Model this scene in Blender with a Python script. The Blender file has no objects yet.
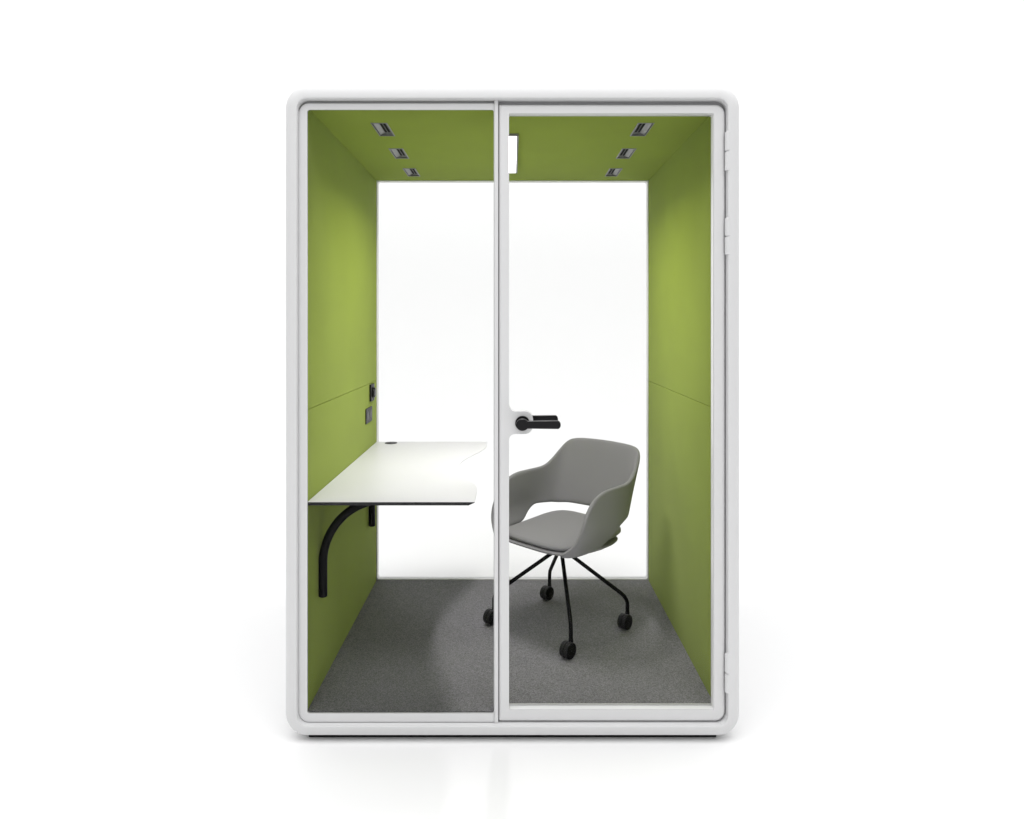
import bpy, bmesh, math
from mathutils import Vector, Matrix
PI = math.pi
S = bpy.context.scene
COL = S.collection

# ---------------------------------------------------------------- constants
E = 1.49            # eye height
D = 2.482           # camera to the front plane of the pod (y = 0)
FLOOR = 0.10        # inner floor
CEIL = 2.2695       # inner ceiling
HW = 0.7387         # inner half width
BACK = 1.334        # inner face of the back window

# ---------------------------------------------------------------- materials
def mat(name, color, rough=0.5, spec=0.5, metal=0.0, sheen=0.0, noise=None, bump=None, coat=0.0):
    m = bpy.data.materials.new(name); m.use_nodes = True
    nt = m.node_tree; b = nt.nodes['Principled BSDF']
    b.inputs['Base Color'].default_value = (*color, 1)
    b.inputs['Roughness'].default_value = rough
    b.inputs['Specular IOR Level'].default_value = spec
    b.inputs['Metallic'].default_value = metal
    b.inputs['Sheen Weight'].default_value = sheen
    b.inputs['Sheen Roughness'].default_value = 0.5
    b.inputs['Coat Weight'].default_value = coat
    if noise or bump:
        tc = nt.nodes.new('ShaderNodeTexCoord')
    if noise:                                   # list of (scale, amount) fine colour variation
        prev = None
        for sc, amt in noise:
            n = nt.nodes.new('ShaderNodeTexNoise'); n.inputs['Scale'].default_value = sc
            n.inputs['Detail'].default_value = 3
            nt.links.new(tc.outputs['Object'], n.inputs['Vector'])
            r = nt.nodes.new('ShaderNodeMapRange')
            r.inputs['From Min'].default_value = 0.3; r.inputs['From Max'].default_value = 0.7
            r.inputs['To Min'].default_value = 1 - amt; r.inputs['To Max'].default_value = 1 + amt
            nt.links.new(n.outputs['Fac'], r.inputs['Value'])
            mul = nt.nodes.new('ShaderNodeVectorMath'); mul.operation = 'SCALE'
            if prev is None: mul.inputs[0].default_value = color
            else: nt.links.new(prev.outputs['Vector'], mul.inputs[0])
            nt.links.new(r.outputs['Result'], mul.inputs['Scale'])
            prev = mul
        nt.links.new(prev.outputs['Vector'], b.inputs['Base Color'])
    if bump:
        n = nt.nodes.new('ShaderNodeTexNoise'); n.inputs['Scale'].default_value = bump[0]
        n.inputs['Detail'].default_value = 2
        nt.links.new(tc.outputs['Object'], n.inputs['Vector'])
        bp = nt.nodes.new('ShaderNodeBump'); bp.inputs['Strength'].default_value = bump[1]
        bp.inputs['Distance'].default_value = bump[2]
        nt.links.new(n.outputs['Fac'], bp.inputs['Height'])
        nt.links.new(bp.outputs['Normal'], b.inputs['Normal'])
    return m

def glass_mat():
    m = bpy.data.materials.new('clear_glass'); m.use_nodes = True
    nt = m.node_tree; nt.nodes.clear()
    out = nt.nodes.new('ShaderNodeOutputMaterial')
    tr = nt.nodes.new('ShaderNodeBsdfTransparent'); tr.inputs['Color'].default_value = (0.984, 0.985, 0.984, 1)
    gl = nt.nodes.new('ShaderNodeBsdfGlossy'); gl.inputs['Roughness'].default_value = 0.02
    fr = nt.nodes.new('ShaderNodeFresnel'); fr.inputs['IOR'].default_value = 1.08
    mx = nt.nodes.new('ShaderNodeMixShader')
    nt.links.new(fr.outputs['Fac'], mx.inputs['Fac'])
    nt.links.new(tr.outputs['BSDF'], mx.inputs[1]); nt.links.new(gl.outputs['BSDF'], mx.inputs[2])
    nt.links.new(mx.outputs['Shader'], out.inputs['Surface'])
    return m

def emit_mat(name, strength):
    m = bpy.data.materials.new(name); m.use_nodes = True
    b = m.node_tree.nodes['Principled BSDF']
    b.inputs['Base Color'].default_value = (0.9, 0.9, 0.9, 1)
    b.inputs['Emission Color'].default_value = (1, 0.985, 0.985, 1)
    b.inputs['Emission Strength'].default_value = strength
    return m

M = dict(
    white=mat('white_powder_coat', (0.70, 0.70, 0.705), 0.5, 0.3, noise=[(900, 0.012)], bump=(700, 0.04, 0.0005)),
    studio=mat('white_studio_paper', (0.87, 0.87, 0.87), 0.9, 0.1),
    felt=mat('green_felt', (0.268, 0.346, 0.028), 0.9, 0.05, sheen=0.14, noise=[(5, 0.03), (420, 0.07)], bump=(600, 0.15, 0.001)),
    carpet=mat('grey_carpet', (0.238, 0.235, 0.242), 0.95, 0.1, noise=[(2.5, 0.06), (215, 0.36), (440, 0.38)], bump=(300, 0.6, 0.003)),
    desk=mat('white_laminate', (0.80, 0.795, 0.83), 0.4, 0.3),
    edge=mat('black_laminate_core', (0.018, 0.018, 0.019), 0.5, 0.3),
    black=mat('black_steel', (0.004, 0.004, 0.005), 0.5, 0.12, noise=[(300, 0.05)]),
    plastic=mat('black_plastic', (0.006, 0.006, 0.007), 0.32, 0.24),
    fabric=mat('grey_upholstery', (0.265, 0.260, 0.268), 0.9, 0.15, sheen=0.15, noise=[(700, 0.08)], bump=(900, 0.15, 0.0006)),
    metal=mat('grey_aluminium', (0.20, 0.20, 0.20), 0.4, 0.5, metal=0.3),
    socket=mat('grey_socket', (0.018, 0.018, 0.018), 0.45, 0.2),
    gasket=mat('grey_gasket', (0.30, 0.30, 0.305), 0.7, 0.2),
    tyre=mat('dark_rubber', (0.020, 0.020, 0.021), 0.55, 0.3),
    lit_white=mat('lit_white_gloss', (0.86, 0.86, 0.86), 0.3, 0.5),  # lighter white; paints in the light on door lips and rear frame
    vent=mat('grey_vent', (0.07, 0.07, 0.072), 0.5, 0.4),
    dark=mat('dark_void', (0.006, 0.006, 0.006), 0.8, 0.1),
    glass=glass_mat(),
    lamp=emit_mat('lit_diffuser', 6.0),
)

# ---------------------------------------------------------------- mesh helpers
def finish(bm, angle=35):
    bmesh.ops.remove_doubles(bm, verts=bm.verts, dist=1e-6)
    bmesh.ops.recalc_face_normals(bm, faces=bm.faces)
    for f in bm.faces: f.smooth = True
    a = math.radians(angle)
    for e in bm.edges:
        e.smooth = len(e.link_faces) == 2 and e.calc_face_angle(0) < a

def obj(name, bm, m, parent=None, angle=35, weighted=True):
    finish(bm, angle)
    me = bpy.data.meshes.new(name); bm.to_mesh(me); bm.free()
    o = bpy.data.objects.new(name, me); COL.objects.link(o)
    for x in (m if isinstance(m, (list, tuple)) else [m]): me.materials.append(x)
    if parent is not None: o.parent = parent
    if weighted:
        w_ = o.modifiers.new('flat_faces', 'WEIGHTED_NORMAL'); w_.keep_sharp = True
    return o

def thing(name, label, cat, loc=(0, 0, 0), rz=0):
    o = bpy.data.objects.new(name, None); COL.objects.link(o)
    o.location = loc; o.rotation_euler = (0, 0, rz); o.empty_display_size = 0.1
    o['label'] = label; o['category'] = cat
    return o

def rrect(x0, z0, x1, z1, r, inset=0.0, n=10):
    """rounded rectangle, counter-clockwise from the lower left corner; r = (ll, lr, ur, ul)"""
    if not isinstance(r, (tuple, list)): r = (r,) * 4
    x0 += inset; z0 += inset; x1 -= inset; z1 -= inset
    r = [max(q - inset, 0.0006) for q in r]
    out = []
    for (cx, cz, a0, q) in ((x0 + r[0], z0 + r[0], PI, r[0]), (x1 - r[1], z0 + r[1], 1.5 * PI, r[1]),
                            (x1 - r[2], z1 - r[2], 0, r[2]), (x0 + r[3], z1 - r[3], 0.5 * PI, r[3])):
        for k in range(n + 1):
            a = a0 + 0.5 * PI * k / n
            out.append((cx + q * math.cos(a), cz + q * math.sin(a)))
    return out

def loft(bm, loops, cap0=False, cap1=False, closed=True):
    vs = [[bm.verts.new(p) for p in L] for L in loops]
    n = len(loops[0])
    for a, b in zip(vs, vs[1:]):
        for i in range(n if closed else n - 1):
            j = (i + 1) % n
            bm.faces.new((a[i], a[j], b[j], b[i]))
    if cap0: bm.faces.new(vs[0])
    if cap1: bm.faces.new(vs[-1])
    return vs

def ring_xz(bm, rect, r, prof, n=12, close=True, inner=None):
    """sweep a profile of (inset, y) round a rounded rectangle standing in the xz plane"""
    loops = []
    for i, y in prof:
        if inner is None: loops.append([(x, y, z) for x, z in rrect(*rect, r, i, n)])
        else:           # i is a fraction from the outer to the inner outline
            A, C = rrect(*rect, r, 0, n), rrect(*inner[0], inner[1], 0, n)
            loops.append([(a[0] + (c[0] - a[0]) * i, y, a[1] + (c[1] - a[1]) * i) for a, c in zip(A, C)])
    if close: loops.append(loops[0])
    loft(bm, loops)

def fill(bm, loops):
    """one flat face with holes from closed loops of verts"""
    es = []
    for L in loops:
        for a, b in zip(L, L[1:] + L[:1]):
            e = bm.edges.get((a, b))
            es.append(e if e else bm.edges.new((a, b)))
    bmesh.ops.triangle_fill(bm, use_beauty=True, use_dissolve=False, edges=es)

def box(bm, x0, x1, y0, y1, z0, z1, bev=0.0, seg=2, mi=0):
    r = bmesh.ops.create_cube(bm, size=1)
    vs = r['verts']
    for v in vs:
        v.co = Vector((x0 + (v.co.x + .5) * (x1 - x0), y0 + (v.co.y + .5) * (y1 - y0), z0 + (v.co.z + .5) * (z1 - z0)))
    fs = list({f for v in vs for f in v.link_faces})
    for f in fs: f.material_index = mi
    if bev > 0:
        es = list({e for v in vs for e in v.link_edges})
        bmesh.ops.bevel(bm, geom=es, offset=bev, segments=seg, profile=0.5, affect='EDGES')

def cyl(bm, p0, p1, r0, r1=None, n=24, bev=0.0):
    """capped cylinder between two points with rounded rims"""
    r1 = r0 if r1 is None else r1
    p0, p1 = Vector(p0), Vector(p1); d = (p1 - p0).normalized()
    u = d.orthogonal().normalized(); v = d.cross(u)
    def circ(c, r): return [c + u * (r * math.cos(2 * PI * k / n)) + v * (r * math.sin(2 * PI * k / n)) for k in range(n)]
    L = []
    if bev > 0:
        L += [circ(p0, r0 - bev), circ(p0 + d * bev * .3, r0 - bev * .3), circ(p0 + d * bev, r0), circ(p1 - d * bev, r1), circ(p1 - d * bev * .3, r1 - bev * .3), circ(p1, r1 - bev)]
    else:
        L += [circ(p0, r0), circ(p1, r1)]
    loft(bm, L, True, True)

def tube(bm, pts, r, n=20, cap=0.002):
    pts = [Vector(p) for p in pts]
    t0 = (pts[1] - pts[0]).normalized(); u = t0.orthogonal().normalized()
    L = []
    m = len(pts)
    for i, p in enumerate(pts):
        t = (pts[min(i + 1, m - 1)] - pts[max(i - 1, 0)]).normalized()
        u = (u - t * u.dot(t)).normalized(); v = t.cross(u)
        def c(rr, off): return [p + t * off + u * (rr * math.cos(2 * PI * k / n)) + v * (rr * math.sin(2 * PI * k / n)) for k in range(n)]
        if i == 0: L.append(c(r - cap, -cap))
        L.append(c(r, 0))
        if i == m - 1: L.append(c(r - cap, cap))
    loft(bm, L, True, True)

def B(): return bmesh.new()

# ---------------------------------------------------------------- the studio
def studio():
    bm = B()
    prof = [(-7.0, 0.0), (6.0, 0.0)]
    R = 2.5
    for k in range(1, 25):
        a = 0.5 * PI * k / 24
        prof.append((6.0 + R * math.sin(a), R - R * math.cos(a)))
    prof.append((8.5, 14.0))
    rows = []
    for y, z in prof:
        rows.append([bm.verts.new((x, y, z)) for x in (-34, -12, 0, 12, 34)])
    for a, b in zip(rows, rows[1:]):
        for i in range(4): bm.faces.new((a[i], a[i + 1], b[i + 1], b[i]))
    o = obj('floor', bm, M['studio'])
    o['kind'] = 'structure'; o['label'] = 'seamless white studio floor curving up into the backdrop'
    return o
studio()

# ---------------------------------------------------------------- the pod
pod = thing('office_pod', 'white framed office booth with green felt walls and glass front and back', 'office pod')

OUT = (-0.8125, 0.0180, 0.8125, 2.3440)
INR = (-0.7645, 0.0645, 0.7645, 2.2900)
# front frame: rounded band around the glazing
bm = B()
IN = 0.0455
prof = [(1, 0.050), (1, 0.004), (.97, 0.0012), (.91, 0.0)] + [(.86 * (1 - math.sin(.5 * PI * k / 10)), 0.032 * (1 - math.cos(.5 * PI * k / 10)) + .0001) for k in range(11)] + [(0.0, 0.062)]
ring_xz(bm, OUT, 0.080, prof, inner=(INR, 0.036))
obj('front_frame', bm, M['white'], pod)

# rear frame
bm = B()
yb = BACK + 0.05
prof = [(IN + .012, BACK - 0.010), (IN + .012, yb - 0.004), (IN + .008, yb), (0.030, yb), (0.015, yb - 0.0045), (0.009, yb - 0.0095), (0.004, yb - 0.0165), (0.0, yb - 0.034), (0.0, BACK - 0.010)]
ring_xz(bm, OUT, 0.082, prof)
obj('rear_frame', bm, M['white'], pod)

# outer shell between the two frames
bm = B()
prof = [(0.006, 0.064), (0.006, BACK - 0.012), (0.016, BACK - 0.012), (0.016, 0.064)]
ring_xz(bm, OUT, 0.082, prof)
obj('shell', bm, M['white'], pod)

# dark plinth under the frame
bm = B()
box(bm, -0.735, 0.735, 0.040, BACK, 0.001, 0.0185, 0.002)
obj('plinth', bm, M['dark'], pod)

# green felt wall panels, upper and lower on each side, split by a seam
SEAM = 1.181
y0w, y1w, y0l = 0.060, BACK - 0.014, 0.031
for s in (-1, 1):
    for (z0, z1) in ((FLOOR - 0.012, SEAM - 0.0007), (SEAM + 0.0007, CEIL + 0.014)):
        bm = B()
        xa, xb = sorted((s * HW, s * (HW + 0.024)))
        box(bm, xa, xb, y0l if s < 0 else y0w, y1w, z0, z1, 0.0014, 2)
        obj('wall_panel', bm, M['felt'], pod)

# carpeted floor
bm = B()
notch = [(-HW + .001, y0l), (-0.070, y0l), (-0.070, y0w), (HW - .001, y0w), (HW - .001, BACK - .014), (-HW + .001, BACK - .014)]
loft(bm, [[(x, y, FLOOR - 0.03) for x, y in notch], [(x, y, FLOOR) for x, y in notch]], True, True)
obj('carpet', bm, M['carpet'], pod)

# ceiling panel with openings for the vents
vents = [(s * 0.5185, y + 0.0965) for s in (-1, 1) for y in (2.709 - D, 3.104 - D, 3.500 - D)]
VX, VY = 0.0295, 0.091
bm = B()
outer = notch
for z in (CEIL, CEIL + 0.022):
    loops = [[bm.verts.new((x, y, z)) for x, y in outer]]
    for cx, cy in vents:
        loops.append([bm.verts.new(p) for p in ((cx - VX, cy - VY, z), (cx + VX, cy - VY, z), (cx + VX, cy + VY, z), (cx - VX, cy + VY, z))])
    fill(bm, loops)
    if z == CEIL: low = loops
    else:
        for a, b in zip(low, loops):
            for i in range(len(a)):
                j = (i + 1) % len(a)
                bm.faces.new((a[i], a[j], b[j], b[i]))
obj('ceiling_panel', bm, M['felt'], pod)

# recessed vents: flange, tray and two dark slots each
def rect4(x, y, hx, hy, z): return [(x - hx, y - hy, z), (x + hx, y - hy, z), (x + hx, y + hy, z), (x - hx, y + hy, z)]
for cx, cy in vents:
    bm = B()
    t = 0.0005
    fx, fy = VX + 0.0035, VY + 0.0035
    rec = 0.020
    loft(bm, [rect4(cx, cy, fx, fy, CEIL - t), rect4(cx, cy, fx - .001, fy - .001, CEIL - t - .0015),
              rect4(cx, cy, VX - t - .001, VY - t - .001, CEIL - t - .0015), rect4(cx, cy, VX - .003, VY - .003, CEIL + rec)], False, True)
    v = obj('vent', bm, M['metal'], pod, 20)
    sgn = 1 if cx < 0 else -1
    def sx(a, b): return sorted((cx + sgn * a, cx + sgn * b))
    bm = B()                                   # sloping air deflector on the outer side
    x0, x1 = -VX + .004, -0.004
    P = [(x0, -VY + .004), (x1, -VY + .004), (x1, VY - .004), (x0, VY - .004)]
    loft(bm, [[(cx + sgn * x, cy + y, CEIL + (.001 if x == x0 else .010)) for x, y in P],
              [(cx + sgn * x, cy + y, CEIL + (.003 if x == x0 else .012)) for x, y in P]], True, True)
    obj('deflector', bm, M['metal'], v, 20)
    bm = B()
    xa, xb = sx(-0.003, VX - .004)
    box(bm, xa, xb, cy - VY + .003, cy + VY - .003, CEIL + .004, CEIL + .010, 0.0)
    g = obj('grille', bm, M['vent'], v, 20)
    for q in (0.0035, 0.0165):
        bm = B()
        xa, xb = sx(q - .004, q + .004)
        box(bm, xa, xb, cy - VY + .004, cy + VY * .55, CEIL + .0025, CEIL + .0038, 0.0)
        obj('slot', bm, M['dark'], v)

# slim linear lamp along the ceiling
ly0, ly1 = 2.872 - D, 3.566 - D
bm = B()
lx0, lx1 = -0.0590, 0.0162
def r2(a, z): return [(lx0 - a, ly0 - a, z), (lx1 + a, ly0 - a, z), (lx1 + a, ly1 + a, z), (lx0 - a, ly1 + a, z)]
loft(bm, [r2(.0085, CEIL - .0004), r2(.0085, CEIL - .010), r2(.0010, CEIL - .010), r2(.0010, CEIL - .006)], True, True)
lampbox = obj('ceiling_light', bm, M['metal'], pod, 20)
bm = B()
box(bm, lx0, lx1, ly0, ly1, CEIL - .0090, CEIL - .0065, 0.0)
obj('diffuser', bm, M['lamp'], lampbox)

# fixed front pane with its slim sash and mullion
yf = 0.0195
SL, SR, SB, ST = -0.7640, -0.0650, 0.0668, 2.2790      # outer edge of the fixed sash
bm = B()
rr = (0.036, 0.002, 0.002, 0.036)
def lp(b, y, rect, r, i): return [b.verts.new((x, y, z)) for x, z in rrect(*rect, r, i)]
o_rect = (SL, SB, SR, ST)
i_rect = (-0.7335, 0.0985, -0.0668, 2.2565)
f_o = lp(bm, yf, o_rect, rr, 0.002); f_i = lp(bm, yf, i_rect, 0.008, 0)
fill(bm, [f_o, f_i])
f_o2 = lp(bm, yf + .002, o_rect, rr, 0); b_o = lp(bm, yf + .0075, o_rect, rr, 0); b_i = lp(bm, yf + .0075, i_rect, 0.008, 0)
def bridge(b, A, C):
    n = len(A)
    for k in range(n):
        j = (k + 1) % n
        b.faces.new((A[k], A[j], C[j], C[k]))
bridge(bm, f_o, f_o2); bridge(bm, f_o2, b_o); bridge(bm, f_i, b_i); fill(bm, [b_o, b_i])
fw = obj('front_window', bm, M['white'], pod)
bm = B()
box(bm, -0.7375, -0.0658, yf + .0015, yf + .0060, 0.0945, 2.2605, 0.0)
obj('glass_pane', bm, M['glass'], fw)

# mullion post beside the door
bm = B()
box(bm, -0.0645, -0.0512, 0.0165, 0.0485, 0.0660, 2.2885, 0.0006)
obj('mullion', bm, M['white'], pod)

# gaskets in the gaps round the glazing
bm = B()
ring_xz(bm, (-0.7640, 0.0655, -0.0660, 2.2890), (0.036, 0.002, 0.002, 0.036), [(0, 0.0290), (1, 0.0290), (1, 0.0300), (0, 0.0300)],
        inner=((-0.7560, 0.0720, -0.0670, 2.2740), (0.030, 0.002, 0.002, 0.030)))
ring_xz(bm, (-0.0511, 0.0655, 0.7640, 2.2890), (0.007, 0.036, 0.036, 0.007), [(0, 0.036), (1, 0.036), (1, 0.046), (0, 0.046)],
        inner=((-0.0501, 0.0674, 0.7619, 2.2772), (0.006, 0.036, 0.036, 0.006)))
obj('gasket', bm, M['gasket'], pod)

# ---------------------------------------------------------------- the door
d_rect = (-0.0500, 0.0680, 0.7615, 2.2767)
d_r = (0.006, 0.036, 0.036, 0.006)
yd0, yd1 = 0.0180, 0.0575
def door_hole():
    """clear opening with the lock plate bulging in from the left stile"""
    x0, z0, x1, z1 = -0.0125, 0.1114, 0.7195, 2.2435
    pts = rrect(x0, z0, x1, z1, 0.006, 0, 5)
    # the list ends on the upper left corner; go down the left side round the plate
    zt, zb, xr = 1.1780, 1.0970, 0.0735
    f, q = 0.022, 0.030
    plate = []
    for k in range(9):      # upper fillet, concave
        a = PI + 0.5 * PI * k / 8
        plate.append((x0 + f + f * math.cos(a), zt + f + f * math.sin(a)))
    for k in range(13):     # rounded upper right shoulder
        a = 0.5 * PI - 0.5 * PI * k / 12
        plate.append((xr - q + q * math.cos(a), zt - q + q * math.sin(a)))
    for k in range(13):
        a = -0.5 * PI * k / 12
        plate.append((xr - q + q * math.cos(a), zb + q + q * math.sin(a)))
    for k in range(9):
        a = 0.5 * PI + 0.5 * PI * k / 8
        plate.append((x0 + f + f * math.cos(a), zb - f + f * math.sin(a)))
    return pts + plate
bm = B()
hole = door_hole()
prof = [(0.0125, yd0), (0.008, yd0 + .0010), (0.004, yd0 + .0040), (0.0012, yd0 + .0085), (0.0, yd0 + .014), (0.0, yd1)]
L = [lp(bm, y, d_rect, d_r, i) for i, y in prof]
for a, b in zip(L, L[1:]): bridge(bm, a, b)
hf = [bm.verts.new((x, yd0, z)) for x, z in hole]
hb = [bm.verts.new((x, yd1, z)) for x, z in hole]
fill(bm, [L[0], hf]); fill(bm, [L[-1], hb]); bridge(bm, hf, hb)
door = obj('door', bm, M['white'], pod)
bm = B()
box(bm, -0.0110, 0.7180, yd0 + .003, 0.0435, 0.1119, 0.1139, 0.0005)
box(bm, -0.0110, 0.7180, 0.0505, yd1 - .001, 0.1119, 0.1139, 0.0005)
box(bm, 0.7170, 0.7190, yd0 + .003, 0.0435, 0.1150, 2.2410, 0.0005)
obj('lit_lip_strip', bm, M['lit_white'], door)  # added lighter strips, painting in light that falls on these door lips

bm = B()
box(bm, -0.0165, 0.7235, 0.0440, 0.0500, 0.1074, 2.2475, 0.0)
obj('glass_pane', bm, M['glass'], door)

def handle(side):
    """rosette, neck and lever; side -1 outside, +1 inside"""
    bm = B()
    yface = yd0 - .0005 if side < 0 else yd1 + .0005
    hx, hz = 0.0357, 1.1365
    cyl(bm, (hx, yface, hz), (hx, yface + side * 0.010, hz), 0.0262, n=40, bev=0.002)
    cyl(bm, (hx, yface + side * 0.009, hz), (hx, yface + side * 0.050, hz), 0.012, n=24)
    # lever outline in xz: round head running into a bar with a round end
    out = []
    R, h, zc = 0.0225, 0.0142, hz + 0.0015
    xe = 0.1682
    zc2 = zc
    a1 = math.asin(h / R)
    for k in range(25):
        a = a1 + (2 * PI - 2 * a1) * k / 24
        out.append((hx - .001 + R * math.cos(a), zc + R * math.sin(a) * (0.92)))
    for k in range(13):
        a = -0.5 * PI + PI * k / 12
        out.append((xe - h * .7 + h * .7 * math.cos(a), zc2 + h * math.sin(a)))
    ya, yb_ = yface + side * 0.043, yface + side * 0.062
    cx, cz = sum(p[0] for p in out) / len(out), zc
    def L(y, i):
        r = []
        for x, z in out:
            dz = z - cz; dx = x - (hx if x < hx + .02 else min(x, xe - .012))
            l = math.hypot(dx, dz) or 1
            r.append((x - dx / l * i, y, z - dz / l * i))
        return r
    loft(bm, [L(ya, .002), L(ya + side * .002, 0), L(yb_ - side * .003, 0), L(yb_ - side * .001, .0012), L(yb_, .003)], True, True)
    return obj('handle', bm, M['plastic'], door)
handle(-1); handle(1)

# three hinges, each of two knuckles on a pin
for z0, z1 in ((E - (171.2 - 324) / 280, E - (132.8 - 324) / 280), (E - (255 - 324) / 280, E - (218.5 - 324) / 280), (E - (691 - 324) / 280, E - (652.5 - 324) / 280)):
    bm = B()
    zm = (z0 + z1) / 2; hx, hy, hr = 0.7665, 0.0090, 0.0106
    cyl(bm, (hx, hy, z0), (hx, hy, zm - .0024), hr, n=28, bev=.0022)
    cyl(bm, (hx, hy, zm + .0024), (hx, hy, z1), hr, n=28, bev=.0022)
    cyl(bm, (hx, hy, zm - .004), (hx, hy, zm + .004), hr * .6, n=20)
    cyl(bm, (hx, hy, z1 - .001), (hx, hy, z1 + .005), hr * .55, n=20, bev=.0015)
    obj('hinge', bm, M['white'], door)

# ---------------------------------------------------------------- back window
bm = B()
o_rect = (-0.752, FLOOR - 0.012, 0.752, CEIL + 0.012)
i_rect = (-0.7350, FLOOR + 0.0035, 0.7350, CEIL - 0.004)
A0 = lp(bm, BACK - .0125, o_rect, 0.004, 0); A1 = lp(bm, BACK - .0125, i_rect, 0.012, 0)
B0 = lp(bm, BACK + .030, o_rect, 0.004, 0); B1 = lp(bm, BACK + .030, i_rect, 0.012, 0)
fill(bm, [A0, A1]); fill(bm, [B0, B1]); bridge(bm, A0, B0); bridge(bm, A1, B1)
bw = obj('back_window', bm, M['lit_white'], pod)  # brightness of the lit rear frame is put into its colour
bm = B()
box(bm, -0.7380, 0.7380, BACK + .004, BACK + .014, FLOOR - 0.001, CEIL, 0.0)
obj('glass_pane', bm, M['glass'], bw)

# ---------------------------------------------------------------- wall controls
bm = B()                                                    # rotary control plate
yc0 = 3.611 - D; zc = E - 0.357
box(bm, -HW + .0004, -HW + 0.0105, yc0, yc0 + .086, zc - .044, zc + .044, 0.002)
sw = obj('control_plate', bm, M['socket'], pod)
bm = B()
cyl(bm, (-HW + .0106, yc0 + .046, zc), (-HW + .0235, yc0 + .046, zc), 0.027, 0.025, 32, .003)
obj('knob', bm, M['plastic'], sw)
bm = B()                                                    # double socket
ys0 = 3.512 - D; zs = E - 0.466
box(bm, -HW + .0004, -HW + 0.0055, ys0, ys0 + .150, zs - .038, zs + .038, 0.0015)
sk = obj('power_socket', bm, M['socket'], pod)
for q in (0.038, 0.112):
    bm = B()
    cyl(bm, (-HW + .0056, ys0 + q, zs), (-HW + .0066, ys0 + q, zs), 0.022, n=28)
    obj('outlet', bm, M['plastic'], sk)

# ---------------------------------------------------------------- desk
desk = thing('desk', 'white desk with black edge and curved brackets fixed to the left felt wall', 'desk', (-HW, 0.69, FLOOR))
def dl(p): return (p[0] + HW, p[1] - 0.69, p[2] - FLOOR)
ZT = E - 0.639
xr = -0.1355; yA, yB = 2.513 - D, BACK - 0.0135
def right_x(y):
    t = (y - (3.168 - D)) / 0.48
    if abs(t) >= 1: return xr
    return xr - 0.104 * (0.5 + 0.5 * math.cos(PI * t)) ** 0.85
edge = []
N = 72
for k in range(N + 1):
    y = yA + (yB - yA) * k / N
    edge.append((right_x(y), y))
rc = 0.010                                                   # small rounding of the front right corner
left = -HW + 0.002
bm = B()
def outline(inset, z):
    pts = [(left, yA)]
    for i, (x, y) in enumerate(edge):
        pts.append((x - inset - (0.003 if i == N else 0), y))
    pts.append((left, yB))
    return [dl((x, y, z)) for x, y in pts]
TH = 0.0125
vs = loft(bm, [outline(0.0008, ZT), outline(0, ZT - .0008), outline(0, ZT - .0022), outline(0.022, ZT - TH)], True, True)
bm.faces.ensure_lookup_table()
npts = len(vs[0])
for f in bm.faces:
    zs_ = [v.co.z for v in f.verts]
    if min(zs_) < ZT - FLOOR - .0021 and max(zs_) < ZT - FLOOR - .0015: f.material_index = 1
    # the front edge is black right up to the top
    if f.normal.length == 0: f.normal_update()
    if all(abs(v.co.y - (yA - .69)) < 1e-4 for v in f.verts) and max(zs_) < ZT - FLOOR - .0005: f.material_index = 1
obj('desktop', bm, [M['desk'], M['edge']], desk, 25)
bm = B()
gp = dl((-0.652, 3.755 - D, ZT))
cyl(bm, (gp[0], gp[1], gp[2] + .0002), (gp[0], gp[1], gp[2] + .0025), 0.033, n=40, bev=.001)
cyl(bm, (gp[0], gp[1], gp[2] + .0025), (gp[0], gp[1], gp[2] + .0030), 0.024, n=40)
obj('cable_grommet', bm, M['socket'], desk)
for zz in (2.667, 3.597):
    bm = B()
    R, r = 0.24, 0.016
    x0 = -0.7217; ztop = ZT - TH - .0005 - r
    pts = [(x0, zz - D, E - 1.036), (x0, zz - D, E - 0.98)]
    for k in range(0, 25):
        a = PI - 0.5 * PI * k / 24
        pts.append((x0 + R + R * math.cos(a), zz - D, ztop - R + R * math.sin(a)))
    pts.append((x0 + R + 0.10, zz - D, ztop)); pts.append((x0 + R + 0.16, zz - D, ztop))
    tube(bm, [dl(p) for p in pts], r, 24)
    obj('bracket', bm, M['black'], desk)

# ---------------------------------------------------------------- chair
CH = thing('office_chair', 'grey upholstered armchair with open back on four black castored legs', 'chair', (0.20, 3.213 - D, FLOOR), -PI / 4)
ctrl = [  # lx, ly, top, low (heights above the carpet)
    (.212, -.188, .424, .410), (.236, -.172, .444, .410), (.252, -.156, .488, .411), (.262, -.138, .543, .412), (.267, -.108, .600, .413),
    (.269, -.066, .641, .414), (.269, -.018, .664, .420), (.270, .030, .670, .442), (.270, .062, .671, .470), (.270, .092, .671, .490),
    (.269, .128, .672, .498), (.268, .175, .673, .503), (.266, .215, .675, .506), (.262, .252, .684, .506), (.253, .292, .716, .506),
    (.239, .326, .766, .506), (.215, .349, .801, .503), (.170, .363, .809, .510), (.11, .370, .812, .511), (.055, .373, .813, .506), (0, .374, .814, .500)]
def smooth(a, b, x):
    t = min(max((x - a) / (b - a), 0), 1); return t * t * (3 - 2 * t)
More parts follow.
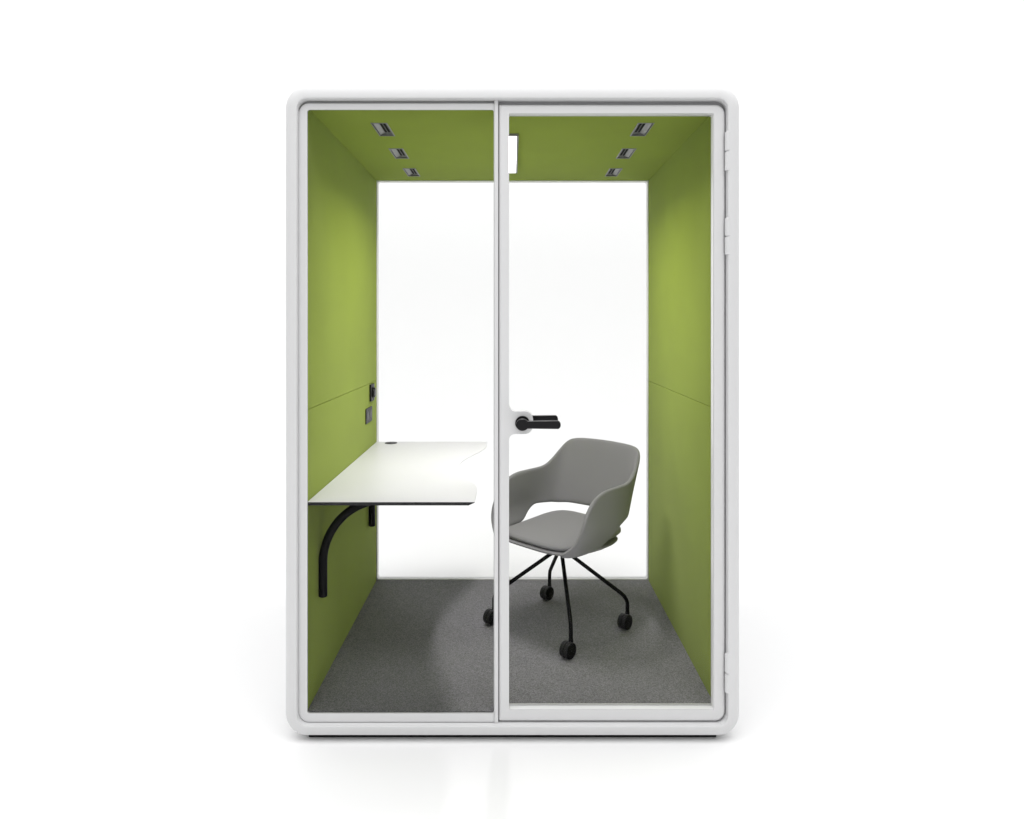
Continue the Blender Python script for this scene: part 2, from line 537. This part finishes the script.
def wall_pt(c, sx, v):
    lx, ly, top, low = c
    if sx < 0: low -= (.014 if ly > .17 else .034 * smooth(.0, .05, ly) * (1 - smooth(.09, .17, ly)) + .014 * smooth(.09, .17, ly)) * smooth(0, .1, lx)
    z = low + (top - low) * v
    w = smooth(.05, .33, ly)
    yy = ly - 0.33 * (0.80 - z) * w
    bul = -0.85 * max(0, 0.50 - z) ** 1.5 + 0.010 * math.exp(-((z - .50) / .07) ** 2)
    xx = lx + bul * (1 - 0.6 * w) * (lx / .26)
    xx -= .05 * max(0, .80 - z) * w * min(1, lx / .2)
    if w > 0.6: yy += 0.006 * math.sin(PI * v) * (1 - abs(lx) / .26)
    return (sx * xx, yy, z)
cols = [(c, 1) for c in ctrl] + [(c, -1) for c in reversed(ctrl[:-1])]
NV = 9
bm = B()
grid = [[bm.verts.new(wall_pt(c, sx, k / NV)) for k in range(NV + 1)] for c, sx in cols]
for a, b in zip(grid, grid[1:]):
    for k in range(NV): bm.faces.new((a[k], a[k + 1], b[k + 1], b[k]))
shell = obj('backrest', bm, M['fabric'], CH, 180, False)
sm = shell.modifiers.new('thickness', 'SOLIDIFY'); sm.thickness = 0.020; sm.offset = 0.0; sm.use_even_offset = False
ss = shell.modifiers.new('rounding', 'SUBSURF'); ss.levels = 2; ss.render_levels = 2
for e in shell.data.edges: e.use_edge_sharp = False

def seat_plan(sc, rear=0.0, wide=0.0, n=64):
    out = []
    for k in range(n):
        a = 2 * PI * k / n
        c, s = math.cos(a), math.sin(a)
        p = 0.40 if s > 0 else 0.56
        x = math.copysign(abs(c) ** p, c); y = math.copysign(abs(s) ** p, s)
        hx = 0.236 - (0.038 - wide) * smooth(0, 1, y)          # narrower behind
        out.append((x * hx * sc, 0.032 + y * ((0.234 + rear) if y > 0 else 0.236) * sc))
    return out
def zb(y): return .402 + (y + .2) / .48 * (.382 - .402)
def zt(y): return .420 + (y + .2) / .48 * (.399 - .420)
def zc_(y): return smooth(-.1, .28, y)
bm = B()
lv = [(.50, lambda y: zb(y) - .004), (.86, lambda y: zb(y) - .001), (.965, lambda y: zb(y) + .004), (.995, lambda y: zb(y) + .014 * 1.0 if False else (zb(y) * .6 + zt(y) * .4)),
      (1.0, lambda y: zb(y) * .3 + zt(y) * .7), (.985, lambda y: zt(y) - .003), (.95, lambda y: zt(y)), (.6, lambda y: zt(y) - .002)]
loft(bm, [[(x, y, f(y)) for x, y in seat_plan(sc)] for sc, f in lv], True, True)
obj('seat_shell', bm, M['fabric'], CH, 60, False)
bm = B()
lv = [(.88, .0, 0), (.925, .004, 0), (.955, .010, .1), (.955, .016, .5), (.93, .022, .85), (.88, .0265, 1), (.72, .029, 1), (.45, .028, 1), (.15, .027, 1)]
loft(bm, [[(x, y, zt(y) + dz + k * .019 * zc_(y) + .016 * zc_(y)) for x, y in seat_plan(sc, .024, .022)] for sc, dz, k in lv], True, True)
obj('seat_cushion', bm, M['fabric'], CH, 60, False)

def wl(X, Y):   # world xy offset -> chair local
    c, s = math.cos(PI / 4), math.sin(PI / 4)
    return (c * X - s * Y, s * X + c * Y)
hc = wl(0.022, 0.02)
bm = B()
cyl(bm, (hc[0], hc[1], .337), (hc[0], hc[1], .388), 0.026, 0.050, 32, .003)
obj('hub', bm, M['black'], CH)
stems = [(-0.0857 - .2, 3.262 - 3.213), (0.527 - .2, 3.212 - 3.213), (0.2445 - .2, 2.933 - 3.213), (0.188 - .2, 3.552 - 3.213)]
ax = wl(.74, -.673); trail = wl(-.6, -.80)
for X, Y in stems:
    p = wl(X, Y)
    dx, dy = p[0] - hc[0], p[1] - hc[1]; l = math.hypot(dx, dy); ux, uy = dx / l, dy / l
    a = Vector((hc[0] + ux * .02, hc[1] + uy * .016, .346)); k_ = Vector((p[0], p[1], .133)); e_ = Vector((p[0], p[1], .066))
    d1 = (a - k_).normalized(); R = 0.036
    q0, q1 = k_ + d1 * R, k_ + Vector((0, 0, -1)) * R * .85
    pts = [a, a.lerp(q0, .5), q0]
    for i in range(1, 8):
        t = i / 8
        pts.append(q0 * (1 - t) ** 2 + k_ * 2 * t * (1 - t) + q1 * t * t)
    pts += [q1, e_]
    bm = B(); tube(bm, pts, 0.0088, 18)
    leg = obj('leg', bm, M['black'], CH)
    wr, ww = 0.0330, 0.0190
    cx, cy = p[0] + trail[0] * .024, p[1] + trail[1] * .024
    bm = B()
    A_ = Vector((ax[0], ax[1], 0)); C_ = Vector((cx, cy, wr + .0008))
    cyl(bm, C_ - A_ * .0025, C_ + A_ * .0025, wr * .95, n=32)
    cyl(bm, (p[0], p[1], .040), (p[0], p[1], .072), .0105, n=20, bev=.002)
    cas = obj('caster', bm, M['plastic'], CH)
    for sg in (-1, 1):
        bm = B()
        cyl(bm, C_ + A_ * sg * .0015, C_ + A_ * sg * (.0015 + ww), wr, n=40, bev=.0025)
        bm.normal_update()
        for f in bm.faces: f.material_index = 1 if abs(f.normal.dot(A_)) > .9 else 0
        obj('wheel', bm, [M['tyre'], M['black']], cas)

# ---------------------------------------------------------------- light
w = bpy.data.worlds.new('World'); S.world = w; w.use_nodes = True
bg = w.node_tree.nodes['Background']
bg.inputs['Color'].default_value = (1, 1, 1, 1); bg.inputs['Strength'].default_value = 0.50

def area(name, loc, rot, size, power):
    l = bpy.data.lights.new(name, 'AREA'); l.shape = 'RECTANGLE'; l.size, l.size_y = size; l.energy = power
    o = bpy.data.objects.new(name, l); COL.objects.link(o); o.location = loc; o.rotation_euler = rot
    return o
area('overhead_softbox', (0, -2.6, 6.0), (math.radians(-20), 0, 0), (9, 6), 445)
area('backdrop_fill', (0, 2.2, 8.0), (math.radians(56), 0, 0), (50, 2.5), 1700)  # unseen fill lamp, added to lift the backdrop to white
tube_lamp = area('ceiling_lamp', ((lx0 + lx1) / 2, (ly0 + ly1) / 2, CEIL - .0105), (0, 0, 0), (lx1 - lx0, ly1 - ly0), 12)
tube_lamp.data.spread = math.radians(153); tube_lamp.data.color = (1.0, 0.962, 1.0)

# ---------------------------------------------------------------- camera
cam = bpy.data.cameras.new('camera'); co = bpy.data.objects.new('camera', cam); COL.objects.link(co)
co.location = (0, -D, E); co.rotation_euler = (PI / 2, 0, 0)
cam.sensor_width = 36; cam.lens = 700 / 1024 * 36
cam.shift_y = -85.5 / 1024; cam.shift_x = -0.5 / 1024
cam.clip_start = 0.05; cam.clip_end = 200
S.camera = co

S.view_settings.view_transform = 'Standard'; S.view_settings.look = 'None'
S.view_settings.exposure = 0; S.view_settings.gamma = 1
S.render.engine = 'CYCLES'
S.cycles.use_denoising = True
S.cycles.max_bounces = 14; S.cycles.diffuse_bounces = 6; S.cycles.transparent_max_bounces = 24
S.cycles.sample_clamp_indirect = 4
S.cycles.caustics_reflective = False; S.cycles.caustics_refractive = False
